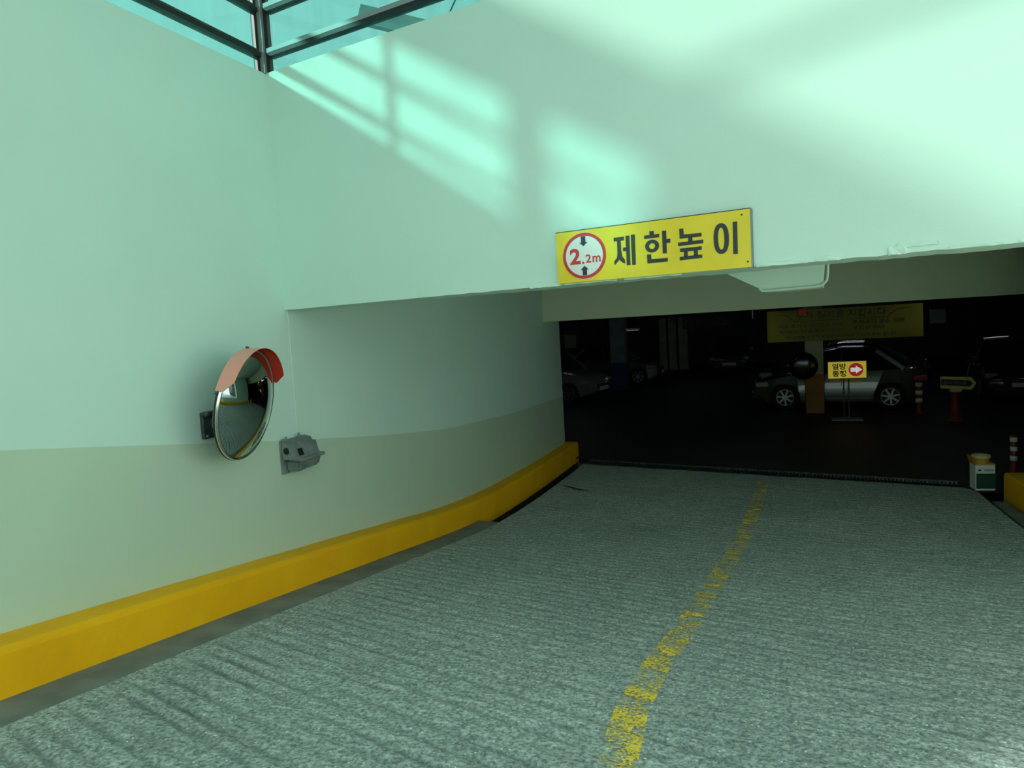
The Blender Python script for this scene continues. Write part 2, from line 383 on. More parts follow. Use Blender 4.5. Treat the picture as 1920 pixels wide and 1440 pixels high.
M_STRIP = noisy(mat('smooth_dark_cement', (0.12, 0.14, 0.13), 0.75), (0.13, 0.155, 0.14), (0.20, 0.23, 0.21), 4, 7, 0.25, 60, 0.003)
random.seed(11)
NQ = 1300; q0, q1 = -5.2, 12.6
GR = {}
def groove(x, q):
    sp = 0.118; k = math.floor(q / sp); t = q / sp - k
    if k not in GR: GR[k] = (random.uniform(0.35, 0.65), random.uniform(0.5, 1.25))
    c, dpt = GR[k]
    d = (t - c) * sp
    cov = noise.noise(Vector((x * 0.9, k * 3.1, 0.0))) * 0.5 + 0.62
    g = math.exp(-(d / 0.022) ** 2) * dpt * max(0.0, min(1.0, cov))
    edge = max(0.0, min(1.0, (x + 3.28) / 0.18))
    deep = 1.0 + 1.3 * max(0.0, 1 - abs(x + 2.75) / 0.45) * (0.5 + 0.5 * noise.noise(Vector((x * 2, k * 1.7, 4.0))))
    return -0.011 * g * edge * deep
def ramp_z(x, y):
    q = x * st + y * ct
    return zr(y) + groove(x, q) + 0.003 * noise.noise(Vector((x * 7, y * 7, 0)))
xs = [-3.27 + (2.36 + 3.27) * i / 56 for i in range(57)]
vs = []; fs = []
for j in range(NQ + 1):
    q = q0 + (q1 - q0) * j / NQ
    for x in xs:
        y = (q - x * st) / ct
        y = min(y, yd(x))
        vs.append((x, y, ramp_z(x, y)))
nx = len(xs)
for j in range(NQ):
    for i in range(nx - 1):
        a = j * nx + i
        if vs[a][1] >= yd(xs[i]) - 1e-6 and vs[a + 1][1] >= yd(xs[i + 1]) - 1e-6: continue
        fs.append((a, a + 1, a + nx + 1, a + nx))
rampo_at = [min(1.0, max(0.0, -groove(v_[0], v_[0] * st + v_[1] * ct) / 0.014)) for v_ in vs]
rampo = struct(mesh('floor', vs, fs, M_RAMP), 'rough grey concrete ramp with slanted grip grooves')
at_ = rampo.data.attributes.new('groove_dirt', 'FLOAT', 'POINT'); at_.data.foreach_set('value', rampo_at)
# slab side faces at the gutters
for nm, xe, y0, y1 in (('slab_edge', -3.27, 8.15, yd(-3.27)), ('slab_edge', 2.36, -6.5, yd(2.36))):
    v2 = []; f2 = []; k = 40
    for i in range(k + 1):
        y = y0 + (y1 - y0) * i / k; v2 += [(xe, y, zr(y) - .004), (xe, y, zr(y) - .3)]
    for i in range(k): f2.append((2 * i, 2 * i + 1, 2 * i + 3, 2 * i + 2))
    mesh(nm, v2, f2, M_STRIP, rampo)
# smooth strip along the left kerb; beyond it the open gutter
v2 = []; f2 = []; k = 60
for i in range(k + 1):
    y = -6.5 + (8.15 + 6.5) * i / k; v2 += [(-3.60, y, zr(y) + .012), (-3.27, y, zr(y) + .002), (-3.27, y, zr(y) - .3)]
for i in range(k):
    a = 3 * i; f2 += [(a, a + 1, a + 4, a + 3), (a + 1, a + 2, a + 5, a + 4)]
e = 3 * k; v2 += [(-3.60, 8.15, zr(8.15) - .3)]; f2.append((e, len(v2) - 1, e + 2, e + 1))
mesh('cement_strip', v2, f2, M_STRIP, rampo)
def gutter(name, x0, x1, y0, y1, d, mt):
    v = []; f = []; k = 30
    for i in range(k + 1):
        y = y0 + (y1 - y0) * i / k; v += [(x0, y, zr(y) - d), (x1, y, zr(y) - d)]
    for i in range(k): f.append((2 * i, 2 * i + 1, 2 * i + 3, 2 * i + 2))
    return mesh(name, v, f, mt, rampo)
M_MUCK = noisy(mat('gutter_dirt', (0.02, 0.025, 0.02), 0.9), (0.008, 0.01, 0.009), (0.035, 0.04, 0.035), 16)
gutter('gutter_bed', -3.60, -3.25, 8.0, 12.6, .20, M_MUCK)
gutter('gutter_bed', 2.34, 2.66, -6.5, 10.8, .20, M_MUCK)
v = []; f = []
for i in range(31):
    y = -6.5 + (10.35 + 6.5) * i / 30; v += [(2.43, y, zr(y) - .035), (2.58, y, zr(y) - .03), (2.58, y, zr(y) - .25), (2.43, y, zr(y) - .25)]
for i in range(30):
    a = 4 * i; f += [(a, a + 1, a + 5, a + 4), (a + 1, a + 2, a + 6, a + 5), (a + 3, a, a + 4, a + 7)]
f.append((120, 123, 122, 121)); mesh('gutter_ledge', v, f, M_STRIP, rampo)
v = []; f = []
for i in range(31):
    y = 8.16 + (12.9 - 8.16) * i / 30; w_ = .008 * noise.noise(Vector((y * 6, 1, 2))); v += [(-3.537, y, zr(y) - .085 + w_), (-3.537, y, zr(y) - .32)]
for i in range(30): f.append((2 * i, 2 * i + 1, 2 * i + 3, 2 * i + 2))
mesh('gutter_side', v, f, M_MUCK, rampo)
# dark gouge by the kerb end
prismv = [(-3.25, 10.65), (-2.92, 10.30), (-2.62, 10.15), (-2.95, 10.42)]
mesh('gouge', [(x, y, zr(y) + .006) for x, y in prismv], [(0, 1, 2, 3)], M_MUCK, rampo)

# garage floor, exterior ground
gx = [-18, XL - .3, -3.3, 2.25, 2.2502, 3.2, 9.8, 16.5]
gy = [12.85, 12.85, yd(-3.3) + .42, yd(2.25) + .42, 10.72, 10.72, 10.4, 12.0]
vs = []; fs = []
for x, y in zip(gx, gy): vs += [(x, y, 0.0), (x, 36.2, 0.0)]
for i in range(len(gx) - 1): fs.append((2 * i, 2 * i + 2, 2 * i + 3, 2 * i + 1))
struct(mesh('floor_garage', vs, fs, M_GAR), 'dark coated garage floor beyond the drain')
struct(box('floor_slab_base', -18.3, 16.8, 10.0, 36.3, -.6, -.32, M_MUCK), 'slab under the garage floor')
M_PAVE = noisy(mat('exterior_paving', (0.28, 0.30, 0.28), 0.9), (0.40, 0.42, 0.40), (0.50, 0.52, 0.50), 1)
struct(box('ground', -30, 30, -30, -6.4, 1.2, 1.95, M_PAVE), 'paved ground behind the ramp entrance')
struct(box('ground_side', -30, XL - .31, -1.5, 12.4, 2.0, 4.2, M_PAVE), 'raised ground outside the left wall')
struct(box('ground_bank', -30, XL - .31, -6.4, -1.5, 1.2, 2.6, M_PAVE), 'lower ground outside the left wall')
struct(box('ground_right', 3.21, 30, -6.4, 10.1, -.6, .3, M_PAVE), 'ground outside the right wall')

# drain across the foot of the ramp: frame and bars
dr = empty('drain_grating', (0, 0, 0)); tag(dr, 'dark slotted drain grating across the foot of the ramp', 'drain')
du = Vector((1, -0.232, 0)).normalized(); dn = Vector((0.232, 1, 0)).normalized()
A = Vector((-3.35, yd(-3.35), 0)); Ld = 5.74
bar('frame', A + dn * .015 + Vector((0, 0, -.02)), A + du * Ld + dn * .015 + Vector((0, 0, -.02)), .03, .05, M_DKSTEEL, dr)
bar('frame', A + dn * .395 + Vector((0, 0, -.02)), A + du * Ld + dn * .395 + Vector((0, 0, -.02)), .03, .05, M_DKSTEEL, dr)
bm = bmesh.new(); kb = int(Ld / .05)
for i in range(kb):
    p = A + du * (.03 + .05 * i); add_bar(bm, p + dn * .03 + Vector((0, 0, -.028)), p + dn * .38 + Vector((0, 0, -.028)), .014, .035)
bb = bobj('grate_bars', bm, M_DKSTEEL, dr); bb['kind'] = 'stuff'

# kerbs
def kerb(name, prof, y0, y1, endcap, label, n=70):
    vs = []; fs = []; m_ = len(prof)
    ysl = [y0 + (y1 - y0) * i / n for i in range(n + 1)]
    for y in ysl:
        wob = 0.006 * noise.noise(Vector((y * 1.7, prof[0][0], 0)))
        for x, z in prof:
            vs.append((x + wob * (1 if abs(x - prof[0][0]) > .05 else 0), y, zr(y) + z + (wob * .8 if z > .1 else 0)))
    for i in range(n):
        a, b = i * m_, (i + 1) * m_
        for k in range(m_ - 1): fs.append((a + k, a + k + 1, b + k + 1, b + k))
    fs.append(tuple(range(m_))[::-1]); fs.append(tuple(n * m_ + k for k in range(m_)))
    if endcap:
        b = n * m_
        for t in (0.06, 0.1):
            pass
    o = mesh(name, vs, fs, M_KERB)
    bm = bmesh.new(); bm.from_mesh(o.data); bmesh.ops.recalc_face_normals(bm, faces=bm.faces); bm.to_mesh(o.data); bm.free()
    return tag(o, label, 'kerb')
kerb('kerb', [(XL + .002, -.5), (XL + .002, .272), (-3.575, .262), (-3.556, .25), (-3.548, .225), (-3.545, -.5)], -6.5, 13.0, True, 'long orange-yellow kerb at the foot of the left wall')
kerb('kerb', [(2.878, -.5), (2.878, .262), (2.665, .255), (2.652, .24), (2.645, .215), (2.64, -.5)], -6.5, 10.72, True, 'yellow kerb end cut off by the right frame edge')

# worn yellow centre line painted on the ramp
LC = [(-6, -.62), (2.56, -.62), (3.1, -.668), (3.7, -.66), (4.52, -.59), (5.5, -.54), (7.0, -.453), (9.2, -.346), (10.85, -.27), (12, -.22)]
M_LINE = mat('worn_yellow_paint', (0.95, 0.68, 0.08), 0.7)
nt = M_LINE.node_tree; pb = nt.nodes['Principled BSDF']
tc = N(M_LINE, 'ShaderNodeTexCoord')
na = N(M_LINE, 'ShaderNodeTexNoise'); na.inputs['Scale'].default_value = 60; na.inputs['Detail'].default_value = 5; na.inputs['Roughness'].default_value = .7
nb = N(M_LINE, 'ShaderNodeTexNoise'); nb.inputs['Scale'].default_value = 7; nb.inputs['Detail'].default_value = 3
for q in (na, nb): L(M_LINE, tc.outputs['Object'], q.inputs['Vector'])
na2 = N(M_LINE, 'ShaderNodeMath', operation='MULTIPLY_ADD'); na2.inputs[1].default_value = 1.7; na2.inputs[2].default_value = -0.35; L(M_LINE, na.outputs['Fac'], na2.inputs[0])
ad = N(M_LINE, 'ShaderNodeMath', operation='ADD'); L(M_LINE, na2.outputs[0], ad.inputs[0]); L(M_LINE, nb.outputs['Fac'], ad.inputs[1])
sepx = N(M_LINE, 'ShaderNodeSeparateXYZ'); L(M_LINE, tc.outputs['Object'], sepx.inputs[0])
mr = N(M_LINE, 'ShaderNodeMapRange'); mr.inputs['From Min'].default_value = 2.0; mr.inputs['From Max'].default_value = 6.0; mr.inputs['To Min'].default_value = 0.02; mr.inputs['To Max'].default_value = -0.06
L(M_LINE, sepx.outputs['Y'], mr.inputs['Value'])
ad2 = N(M_LINE, 'ShaderNodeMath', operation='ADD'); L(M_LINE, ad.outputs[0], ad2.inputs[0]); L(M_LINE, mr.outputs[0], ad2.inputs[1])
rp = ramp(M_LINE, ad2.outputs[0], [(0.47, (0, 0, 0)), (0.56, (1, 1, 1))])
hf = N(M_LINE, 'ShaderNodeMath', operation='MULTIPLY'); hf.inputs[1].default_value = 0.5
L(M_LINE, ad2.outputs[0], hf.inputs[0]); L(M_LINE, hf.outputs[0], rp.inputs['Fac'])
tp = nt.nodes.new('ShaderNodeBsdfTransparent'); mx = nt.nodes.new('ShaderNodeMixShader')
nt.links.new(rp.outputs[0], mx.inputs[0]); nt.links.new(tp.outputs[0], mx.inputs[1]); nt.links.new(pb.outputs[0], mx.inputs[2]); nt.links.new(mx.outputs[0], nt.nodes['Material Output'].inputs[0])
vs = []; fs = []; k = 760
for i in range(k + 1):
    y = 0.5 + (11.2 - 0.5) * i / k; c = pl(y, LC)
    for d in (-.078, -.026, .026, .078): vs.append((c + d, y, ramp_z(c + d, y) + .0035))
for i in range(k):
    for j in range(3):
        a = 4 * i + j; fs.append((a, a + 1, a + 5, a + 4))
tag(mesh('lane_line', vs, fs, M_LINE), 'worn yellow centre line curving down the concrete ramp', 'road marking')

# ================================================================== GLASS CANOPY
def pane(parent, a, b, z0, z1, mt=M_GLASS, t=.008):
    a = Vector(a); b = Vector(b)
    return bar('pane', (a.x, a.y, (z0 + z1) / 2), (b.x, b.y, (z0 + z1) / 2), t, z1 - z0, mt, parent)
w1 = struct(empty('window_1', (0, 0, 0)), 'green glazing above the left wall')
xg = XL - .03
def tpair(parent, a, b, z):
    a = Vector(a); b = Vector(b); d = (b - a).normalized(); s = d.cross(Vector((0, 0, 1)))
    bar('transom', (a.x, a.y, z), (b.x, b.y, z), .07, .035, M_BLACK, parent)
    bar('glazing_bead', a + Vector((0, 0, z + .03)), b + Vector((0, 0, z + .03)), .03, .028, M_BROWN, parent)
Y0g = 1.25
for z in (4.715, 5.055): tpair(w1, (xg, YC - .04, 0), (xg, -1.5, 0), z)
YM = [YC - .06, 3.47, 2.33, 2.06, 1.25, -0.2, -1.5]
ZB = [(4.583, 4.70), (4.735, 5.04), (5.075, 5.40)]
for y in YM[1:]: bar('mullion', (xg, y, 4.583), (xg, y, 5.42), .06, .05, M_BLACK, w1, (0, 1, 0))
for a, b in zip(YM, YM[1:]):
    for z0, z1 in ZB: pane(w1, (xg, a - .02, 0), (xg, b + .02, 0), z0, z1)
bar('eave_beam', (xg, YC, 5.66), (xg, -1.5, 5.66), .12, .58, M_ALU, w1)
for y0_, y1_ in ((1.25, -1.5), (2.33, 2.06)):   # solid bays added to the unseen left glazing to cut the sun patches
    bar('sun_block_panel', (xg - .03, y0_, 5.0), (xg - .03, y1_, 5.0), .02, .84, M_ALU, w1)
w2 = struct(empty('window_2', (0, 0, 0)), 'green glazing above the lintel wall')
fa = CF - nF * .03 + uF * .04; fb = CF - nF * .03 + uF * 7.0
for z in (4.715, 5.055):
    bar('transom', fa + Vector((0, 0, z)), fb + Vector((0, 0, z)), .07, .03, M_BLACK, w2)
    bar('glazing_bead', fa + nF * .012 + Vector((0, 0, z + .032)), fb + nF * .012 + Vector((0, 0, z + .032)), .05, .034, M_ALU, w2)
SF = [0.0, 2.9, 5.0, 6.96]
for s in SF[1:]: bar('mullion', fa + uF * s + Vector((0, 0, 4.584)), fa + uF * s + Vector((0, 0, 5.42)), .06, .05, M_BLACK, w2, uF)
for a, b in zip(SF, SF[1:]):
    for z0, z1 in ZB: pane(w2, fa + uF * (a + .02), fa + uF * (b - .02), z0, z1)
bar('eave_beam', fa + Vector((0, 0, 5.735)), fb + Vector((0, 0, 5.735)), .12, .73, M_ALU, w2)
cp = tag(empty('corner_post', (XL, YC, 4.58)), 'black double corner post where the two glass walls meet', 'post')
for dx, dy in ((-.035, -.045), (.035, .02)):
    box('post_profile', dx - .018, dx + .018, dy - .018, dy + .018, 0, .85, M_BLACK, cp)
box('post_core', -.02, .02, -.03, .0, 0, .85, M_ALU, cp)
cn = struct(empty('ceiling_canopy', (0, 0, 0)), 'glass roof over the open part of the ramp')
for y in (-1.5, 1.05, 3.6): bar('rafter', (xg, y, 5.885), (3.2, y, 5.885), .06, .13, M_ALU, cn, (0, 0, 1))
yy = [-1.5, 1.05, 3.6]
for a, b in zip(yy, yy[1:]):
    bm = bmesh.new(); add_box(bm, xg, 3.2, a + .03, b - .03, 5.955, 5.965); bobj('pane', bm, M_ROOFGL, cn)
mesh('pane', [(xg, 3.63, 5.955), (3.2, 3.63, 5.955), (3.2, 3.63, 5.965), (xg, YC, 5.955), (xg, YC, 5.965), (xg, 3.63, 5.965)], [(0, 1, 3), (5, 4, 2)], M_ROOFGL, cn)
bar('ridge_beam', (3.15, -1.5, 5.75), (3.15, 3.6, 5.75), .12, .4, M_ALU, cn)
# concrete building and steelwork seen through the glass
M_EXT = noisy(mat('exterior_render', (0.2, 0.24, 0.23), 0.8), (0.13, 0.17, 0.165), (0.20, 0.25, 0.24), 0.8, 8)
nb = tag(empty('neighbouring_building', (0, 0, 0)), 'pale grey building faintly visible through the glass above the lintel', 'building')
box('wall', -1.2, 9, 12.5, 16, 3.5, 11, M_EXT, nb)
box('cornice', -1.5, 9.2, 12.3, 12.5, 6.2, 6.55, M_EXT, nb)
sb = tag(bar('steel_brace', (-4.6, 8.0, 6.3), (-1.0, 8.6, 5.0), .14, .20, M_EXT), 'pale diagonal beam behind the corner glazing', 'beam')
tag(tube('cable', [(-3.5, 6.6, 4.75), (-2.95, 6.6, 5.3), (-2.5, 6.6, 6.0)], .007, M_BLACK, None, 6), 'thin dark cable crossing behind the front glazing', 'cable')
struct(box('roof_deck', XL - .3, 9.8, YC + .45, 16, 3.5, 4.3, M_PAVE), 'roof deck outside the front glazing')

# ================================================================== HEIGHT LIMIT SIGN
AS = Vector((-1.282, 4.476, 2.737)) + nF * .032
sg = empty('height_limit_sign', AS, math.atan2(uF.y, uF.x))
tag(sg, 'yellow height limit sign with red ring reading 2.2m on the lintel', 'sign')
WS, HS = 1.184, .313
box('panel', 0, WS, 0, .03, 0, HS, M_SIGNY, sg, .0015)
box('edge_trim', WS, WS + .006, -.001, .031, -.002, HS + .002, M_STEEL, sg)
box('edge_trim', -.001, WS, -.001, .031, HS, HS + .004, M_SIGNB, sg)
GL = {'letter_je': [[(0.3872, 0.2437), (0.4521, 0.2435), (0.4516, 0.2224), (0.4312, 0.2217), (0.4321, 0.1629), (0.4368, 0.1301), (0.4531, 0.1078), (0.4532, 0.0848), (0.4374, 0.092), (0.4184, 0.1111), (0.3868, 0.0816), (0.3848, 0.1039), (0.4026, 0.1219), (0.4076, 0.1469), (0.4087, 0.2218), (0.3881, 0.2217)], [(0.4634, 0.2468), (0.4868, 0.2465), (0.4866, 0.0737), (0.4639, 0.0735)], [(0.4441, 0.1789), (0.4664, 0.1796), (0.4667, 0.1594), (0.4448, 0.1581)], [(0.4968, 0.2483), (0.5212, 0.2483), (0.5204, 0.0729), (0.4983, 0.072)]],
 'letter_han': [[(0.6124, 0.2561), (0.6385, 0.2547), (0.638, 0.2319), (0.6126, 0.2325)], [(0.5787, 0.2351), (0.6703, 0.2355), (0.6699, 0.2161), (0.5797, 0.2152)], [(0.6885, 0.2497), (0.7129, 0.2491), (0.7116, 0.1202), (0.6877, 0.121)], [(0.7098, 0.2006), (0.7349, 0.2007), (0.7349, 0.1786), (0.71, 0.1783)], [(0.5918, 0.1242), (0.6164, 0.124), (0.6175, 0.095), (0.7158, 0.0937), (0.7157, 0.073), (0.5931, 0.0724)]],
 'letter_nop': [[(0.79, 0.2494), (0.8134, 0.2489), (0.8148, 0.2152), (0.916, 0.2132), (0.9166, 0.1934), (0.7907, 0.1937)], [(0.8412, 0.1958), (0.8632, 0.1956), (0.8645, 0.1704), (0.8384, 0.1699)], [(0.7801, 0.1728), (0.9248, 0.1747), (0.9245, 0.1553), (0.7804, 0.1529)], [(0.7902, 0.1386), (0.9146, 0.139), (0.9148, 0.1194), (0.791, 0.1187)], [(0.8123, 0.121), (0.8338, 0.121), (0.8337, 0.0881), (0.8121, 0.0879)], [(0.8699, 0.1218), (0.8922, 0.1217), (0.8921, 0.0879), (0.8697, 0.0879)], [(0.7872, 0.0919), (0.9161, 0.0932), (0.916, 0.0747), (0.7875, 0.072)]],
 'letter_i': [[(1.0904, 0.2521), (1.1142, 0.2523), (1.1129, 0.0771), (1.0886, 0.0784)]]}
for nme, polys in GL.items():
    g = prism(nme, polys, 0, .0025, M_SIGNB, sg)
    if nme == 'letter_han': ring_poly('ring_stroke', .625, .170, (.0423, .0367), (.0185, .0172), 0, .0025, M_SIGNB, g)
    if nme == 'letter_i': ring_poly('ring_stroke', 1.0253, .169, (.0421, .0835), (.0172, .0602), 0, .0025, M_SIGNB, g, 48, 2.35)
prism('disc', [disc_poly(.1888, .1565, .142, 48)], 0, .0012, M_SIGNW, sg)
ring_poly('red_ring', .1888, .1565, (.1445, .1395), (.1255, .1205), 0, .0025, M_SIGNR, sg, 56)
prism('arrow', [[(0.1718, 0.2749), (0.2018, 0.2749), (0.2020, 0.2385), (0.2149, 0.2376), (0.1868, 0.2146), (0.1600, 0.2376), (0.1722, 0.2380)]], 0, .0024, M_SIGNB, sg)
prism('arrow', [[(0.1880, 0.0958), (0.2153, 0.0720), (0.2028, 0.0720), (0.2029, 0.038), (0.174, 0.038), (0.1735, 0.0715), (0.1605, 0.0715)]], 0, .0024, M_SIGNB, sg)
text('numeral', '2', .0912, .1642, .1085, .205, -.0026, M_SIGNR, sg, .032)
prism('point', [disc_poly(.1805, .1147, .0075, 12)], 0, .0026, M_SIGNR, sg)
text('numeral', '2', .1981, .2351, .1119, .1625, -.0026, M_SIGNR, sg, .016)
text('letter_m', 'm', .2443, .2969, .1115, .150, -.0026, M_SIGNR, sg, .016)
for x, z in ((1.14, .285), (1.165, .03)): prism('screw', [disc_poly(x, z, .005, 10)], 0, .003, M_SIGNB, sg)

# ================================================================== CONVEX MIRROR
MC = Vector((-3.47, 4.09, 2.055)); nm = Vector((0.955, 0.205, -0.19)).normalized()
mr_ = empty('convex_mirror', MC); mr_.rotation_mode = 'QUATERNION'
zl = nm; yl = (Vector((0, 0, 1)) - zl * zl.z).normalized(); xl = yl.cross(zl)
mr_.rotation_quaternion = Matrix((xl, yl, zl)).transposed().to_quaternion()
tag(mr_, 'round convex traffic mirror with red visor on the left wall', 'mirror')
RM = .385
prof = [(0.001, .118)]
for i in range(1, 17):
    r_ = (RM - .012) * i / 16; prof.append((r_, .118 * (1 - (r_ / RM) ** 2)))
lathe('mirror_face', prof[::-1], M_MIRROR, mr_, 64, 'Z', smooth=True, cap=False)
lathe('rim', [(RM - .016, .004), (RM - .012, .012), (RM - .002, .014), (RM + .006, .004), (RM + .006, -.012), (RM - .01, -.03), (RM - .05, -.035)], M_CHROME, mr_, 64, cap=False)
lathe('gasket', [(RM + .0055, -.004), (RM + .0085, -.007), (RM + .0085, -.016), (RM + .0055, -.019)], M_BLACK, mr_, 64, cap=False)
lathe('back_shell', [(RM - .02, -.030), (RM * .7, -.085), (RM * .3, -.11), (.02, -.112)], M_DKSTEEL, mr_, 48)
# visor: band around the upper arc, clipped at both ends
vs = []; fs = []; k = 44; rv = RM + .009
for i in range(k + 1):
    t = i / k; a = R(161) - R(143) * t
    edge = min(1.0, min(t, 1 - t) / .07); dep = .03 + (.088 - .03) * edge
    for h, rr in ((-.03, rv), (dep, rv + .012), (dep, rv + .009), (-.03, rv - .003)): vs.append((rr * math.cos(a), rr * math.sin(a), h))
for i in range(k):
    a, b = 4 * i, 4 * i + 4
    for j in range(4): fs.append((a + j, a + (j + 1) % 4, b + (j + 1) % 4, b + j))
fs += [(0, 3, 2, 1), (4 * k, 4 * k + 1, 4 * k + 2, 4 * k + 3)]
vz = mesh('visor', vs, fs, [M_VISOR, mat('sky_sheen_visor', (.78, .34, .26), .4, spec=.6)], mr_, [1 if i_ % 4 == 0 and i_ < 4 * k else 0 for i_ in range(len(fs))], True)  # outer faces paler: sky sheen painted into the visor colour
md = vz.modifiers.new('edge', 'EDGE_SPLIT'); md.split_angle = R(35)
for a in (163, 95, 20): lathe('visor_screw', [(.009, -.012), (.009, .004)], M_DKSTEEL, mr_, 10, o=((rv + .004) * math.cos(R(a)), (rv + .004) * math.sin(R(a)), -.01))
# wall bracket
inv = mr_.matrix_basis.inverted() if False else None
bk = empty('bracket_frame'); bpy.data.objects.remove(bk)
def wl2m(p): return Matrix((xl, yl, zl)) @ (Vector(p) - MC)
def mbox(name, x0, x1, y0, y1, z0, z1, mt, bev=0.004):
    bm = bmesh.new(); add_box(bm, x0, x1, y0, y1, z0, z1, bev)
    for v in bm.verts: v.co = wl2m(v.co)
    return bobj(name, bm, mt, mr_)
mbox('wall_plate', XL, XL + .03, 3.945, 4.20, 1.835, 2.02, M_DKSTEEL)
mbox('bracket_arm', XL + .02, -3.56, 4.02, 4.12, 1.90, 1.97, M_STEEL)
mbox('bracket_lip', XL + .025, XL + .075, 3.94, 4.16, 2.0, 2.025, M_DKSTEEL)
for y, z in ((3.965, 2.0), (3.965, 1.855)):
    mbox('bolt', XL + .03, XL + .042, y - .008, y + .008, z - .008, z + .008, M_STEEL, .002)

# ================================================================== WALL PACK LAMP
wp = tag(empty('wall_lamp', (XL, 4.96, 1.56)), 'grey cast wall pack lamp with a clouded lens beside the mirror', 'lamp')
def side_prism(name, prof, y0, y1, mt, parent, inset=0.0, bev=0.006):
    bm = bmesh.new(); a = [bm.verts.new((x, y0 + (inset * i_), z)) for x, z, i_ in prof]; b = [bm.verts.new((x, y1 - inset * i_, z)) for x, z, i_ in prof]
    bm.faces.new(a); bm.faces.new(b[::-1]); n = len(prof)
    for i in range(n): bm.faces.new((a[i], a[(i + 1) % n], b[(i + 1) % n], b[i]))
    if bev: bmesh.ops.bevel(bm, geom=list(bm.edges), offset=bev, segments=2, affect='EDGES')
    return bobj(name, bm, mt, parent)
# local x: out of the wall, y: along it, z: up
def hull6(name, bot, top, mt, parent, bev=.006):
    """closed body between two 4-corner rings (x,y,z)"""
    bm = bmesh.new(); a = [bm.verts.new(p) for p in bot]; b = [bm.verts.new(p) for p in top]
    bm.faces.new(a[::-1]); bm.faces.new(b)
    for i in range(4): bm.faces.new((a[i], a[(i + 1) % 4], b[(i + 1) % 4], b[i]))
    if bev: bmesh.ops.bevel(bm, geom=list(bm.edges), offset=bev, segments=2, affect='EDGES')
    return bobj(name, bm, mt, parent)
LY0, LY1 = -.205, .135
hull6('back_plate', [(0, LY0, -.145), (.026, LY0, -.145), (.026, LY1 - .02, -.145), (0, LY1 - .02, -.145)],
      [(0, LY0, .125), (.026, LY0, .125), (.026, LY1 - .02, .125), (0, LY1 - .02, .125)], M_CAST, wp)
hull6('housing', [(.02, LY0, -.03), (.165, LY0 + .004, -.03), (.165, LY1 - .015, -.03), (.02, LY1 - .01, -.03)],
      [(.02, LY0, .122), (.115, LY0 + .012, .112), (.10, LY1 - .05, .122), (.02, LY1 - .03, .132)], M_CAST, wp, .008)
hull6('lip', [(.10, LY0 + .03, -.045), (.185, LY0 + .05, -.045), (.185, LY1 + .012, -.045), (.10, LY1 + .012, -.045)],
      [(.10, LY0 + .03, -.018), (.185, LY0 + .05, -.018), (.185, LY1 + .012, -.018), (.10, LY1 + .012, -.018)], M_CAST, wp, .005)
M_LENS = noisy(mat('clouded_lens', (0.16, 0.21, 0.2), 0.3, spec=0.6), (0.10, 0.135, 0.125), (0.20, 0.25, 0.23), 7, 5)
hull6('lens', [(.03, LY0 + .035, -.130), (.125, LY0 + .06, -.134), (.145, LY1 - .022, -.118), (.03, LY1 - .022, -.118)],
      [(.03, LY0 + .03, -.04), (.160, LY0 + .05, -.04), (.165, LY1 - .012, -.04), (.03, LY1 - .012, -.04)], M_LENS, wp, .014)
lathe('cable_entry', [(.027, LY0 - .0035), (.027, LY0 + .01)], M_HOLE, wp, 18, 'Y', (.07, 0, .045))
lathe('entry_boss', [(.034, LY0 - .002), (.034, LY0 + .01)], M_CAST, wp, 18, 'Y', (.07, 0, .045))
for i in range(4): bar('vent_slot', (.157, LY0 + .05 + i * .016, .0), (.137, LY0 + .05 + i * .016, .055), .006, .008, M_HOLE, wp, (0, 1, 0))
bar('hinge_ear', (.125, LY1 - .035, .0), (.11, LY1 - .04, .085), .03, .03, M_CAST, wp, (0, 1, 0))
for y, h_ in ((LY0 + .045, .118), (LY1 - .13, .126)):
    lathe('bolt', [(.013, .0), (.013, .016), (.009, .018), (.009, .034)], M_CAST, wp, 8, 'Z', (.04, y, h_), False)
box('hinge_tab', .02, .05, LY0 + .005, LY0 + .07, .118, .134, M_CAST, wp, .003)

# ================================================================== SHEET METAL HOOD behind the lintel
hd = tag(empty('metal_hood', (0, 5.35, 2.6)), 'pale sheet metal hood hanging under the lintel right of the sign', 'duct')
p = [(-.50, -.12, .26), (.30, -.12, .26), (.285, 0, .045), (-.09, 0, .035)]
mesh('front_panel', p + [(x, y + .01, z) for x, y, z in p], [(0, 3, 2, 1), (4, 5, 6, 7), (0, 1, 5, 4), (1, 2, 6, 5), (2, 3, 7, 6), (3, 0, 4, 7)], M_WALL, hd)
mesh('side_cheek', [(.30, -.12, .26), (.285, 0, .045), (.30, .2, .26), (.305, -.12, .26), (.29, 0, .045), (.305, .2, .26)], [(0, 1, 2), (3, 5, 4), (0, 3, 4, 1), (1, 4, 5, 2), (2, 5, 3, 0)], M_WALL, hd)
mesh('bottom_panel', [(-.09, 0, .035), (.285, 0, .045), (.31, .28, .03), (.02, .28, .02), (-.09, 0, .045), (.285, 0, .055), (.31, .28, .04), (.02, .28, .03)], [(0, 3, 2, 1), (4, 5, 6, 7), (0, 1, 5, 4), (1, 2, 6, 5), (2, 3, 7, 6), (3, 0, 4, 7)], M_BEAM, hd)
mesh('back_panel', [(-.34, .28, .7), (.31, .28, .7), (.31, .28, .03), (.02, .28, .02), (-.34, .27, .7), (.31, .27, .7), (.31, .27, .03), (.02, .27, .02)], [(0, 1, 2, 3), (4, 7, 6, 5), (0, 4, 5, 1), (1, 5, 6, 2), (2, 6, 7, 3), (3, 7, 4, 0)], M_BEAM, hd)
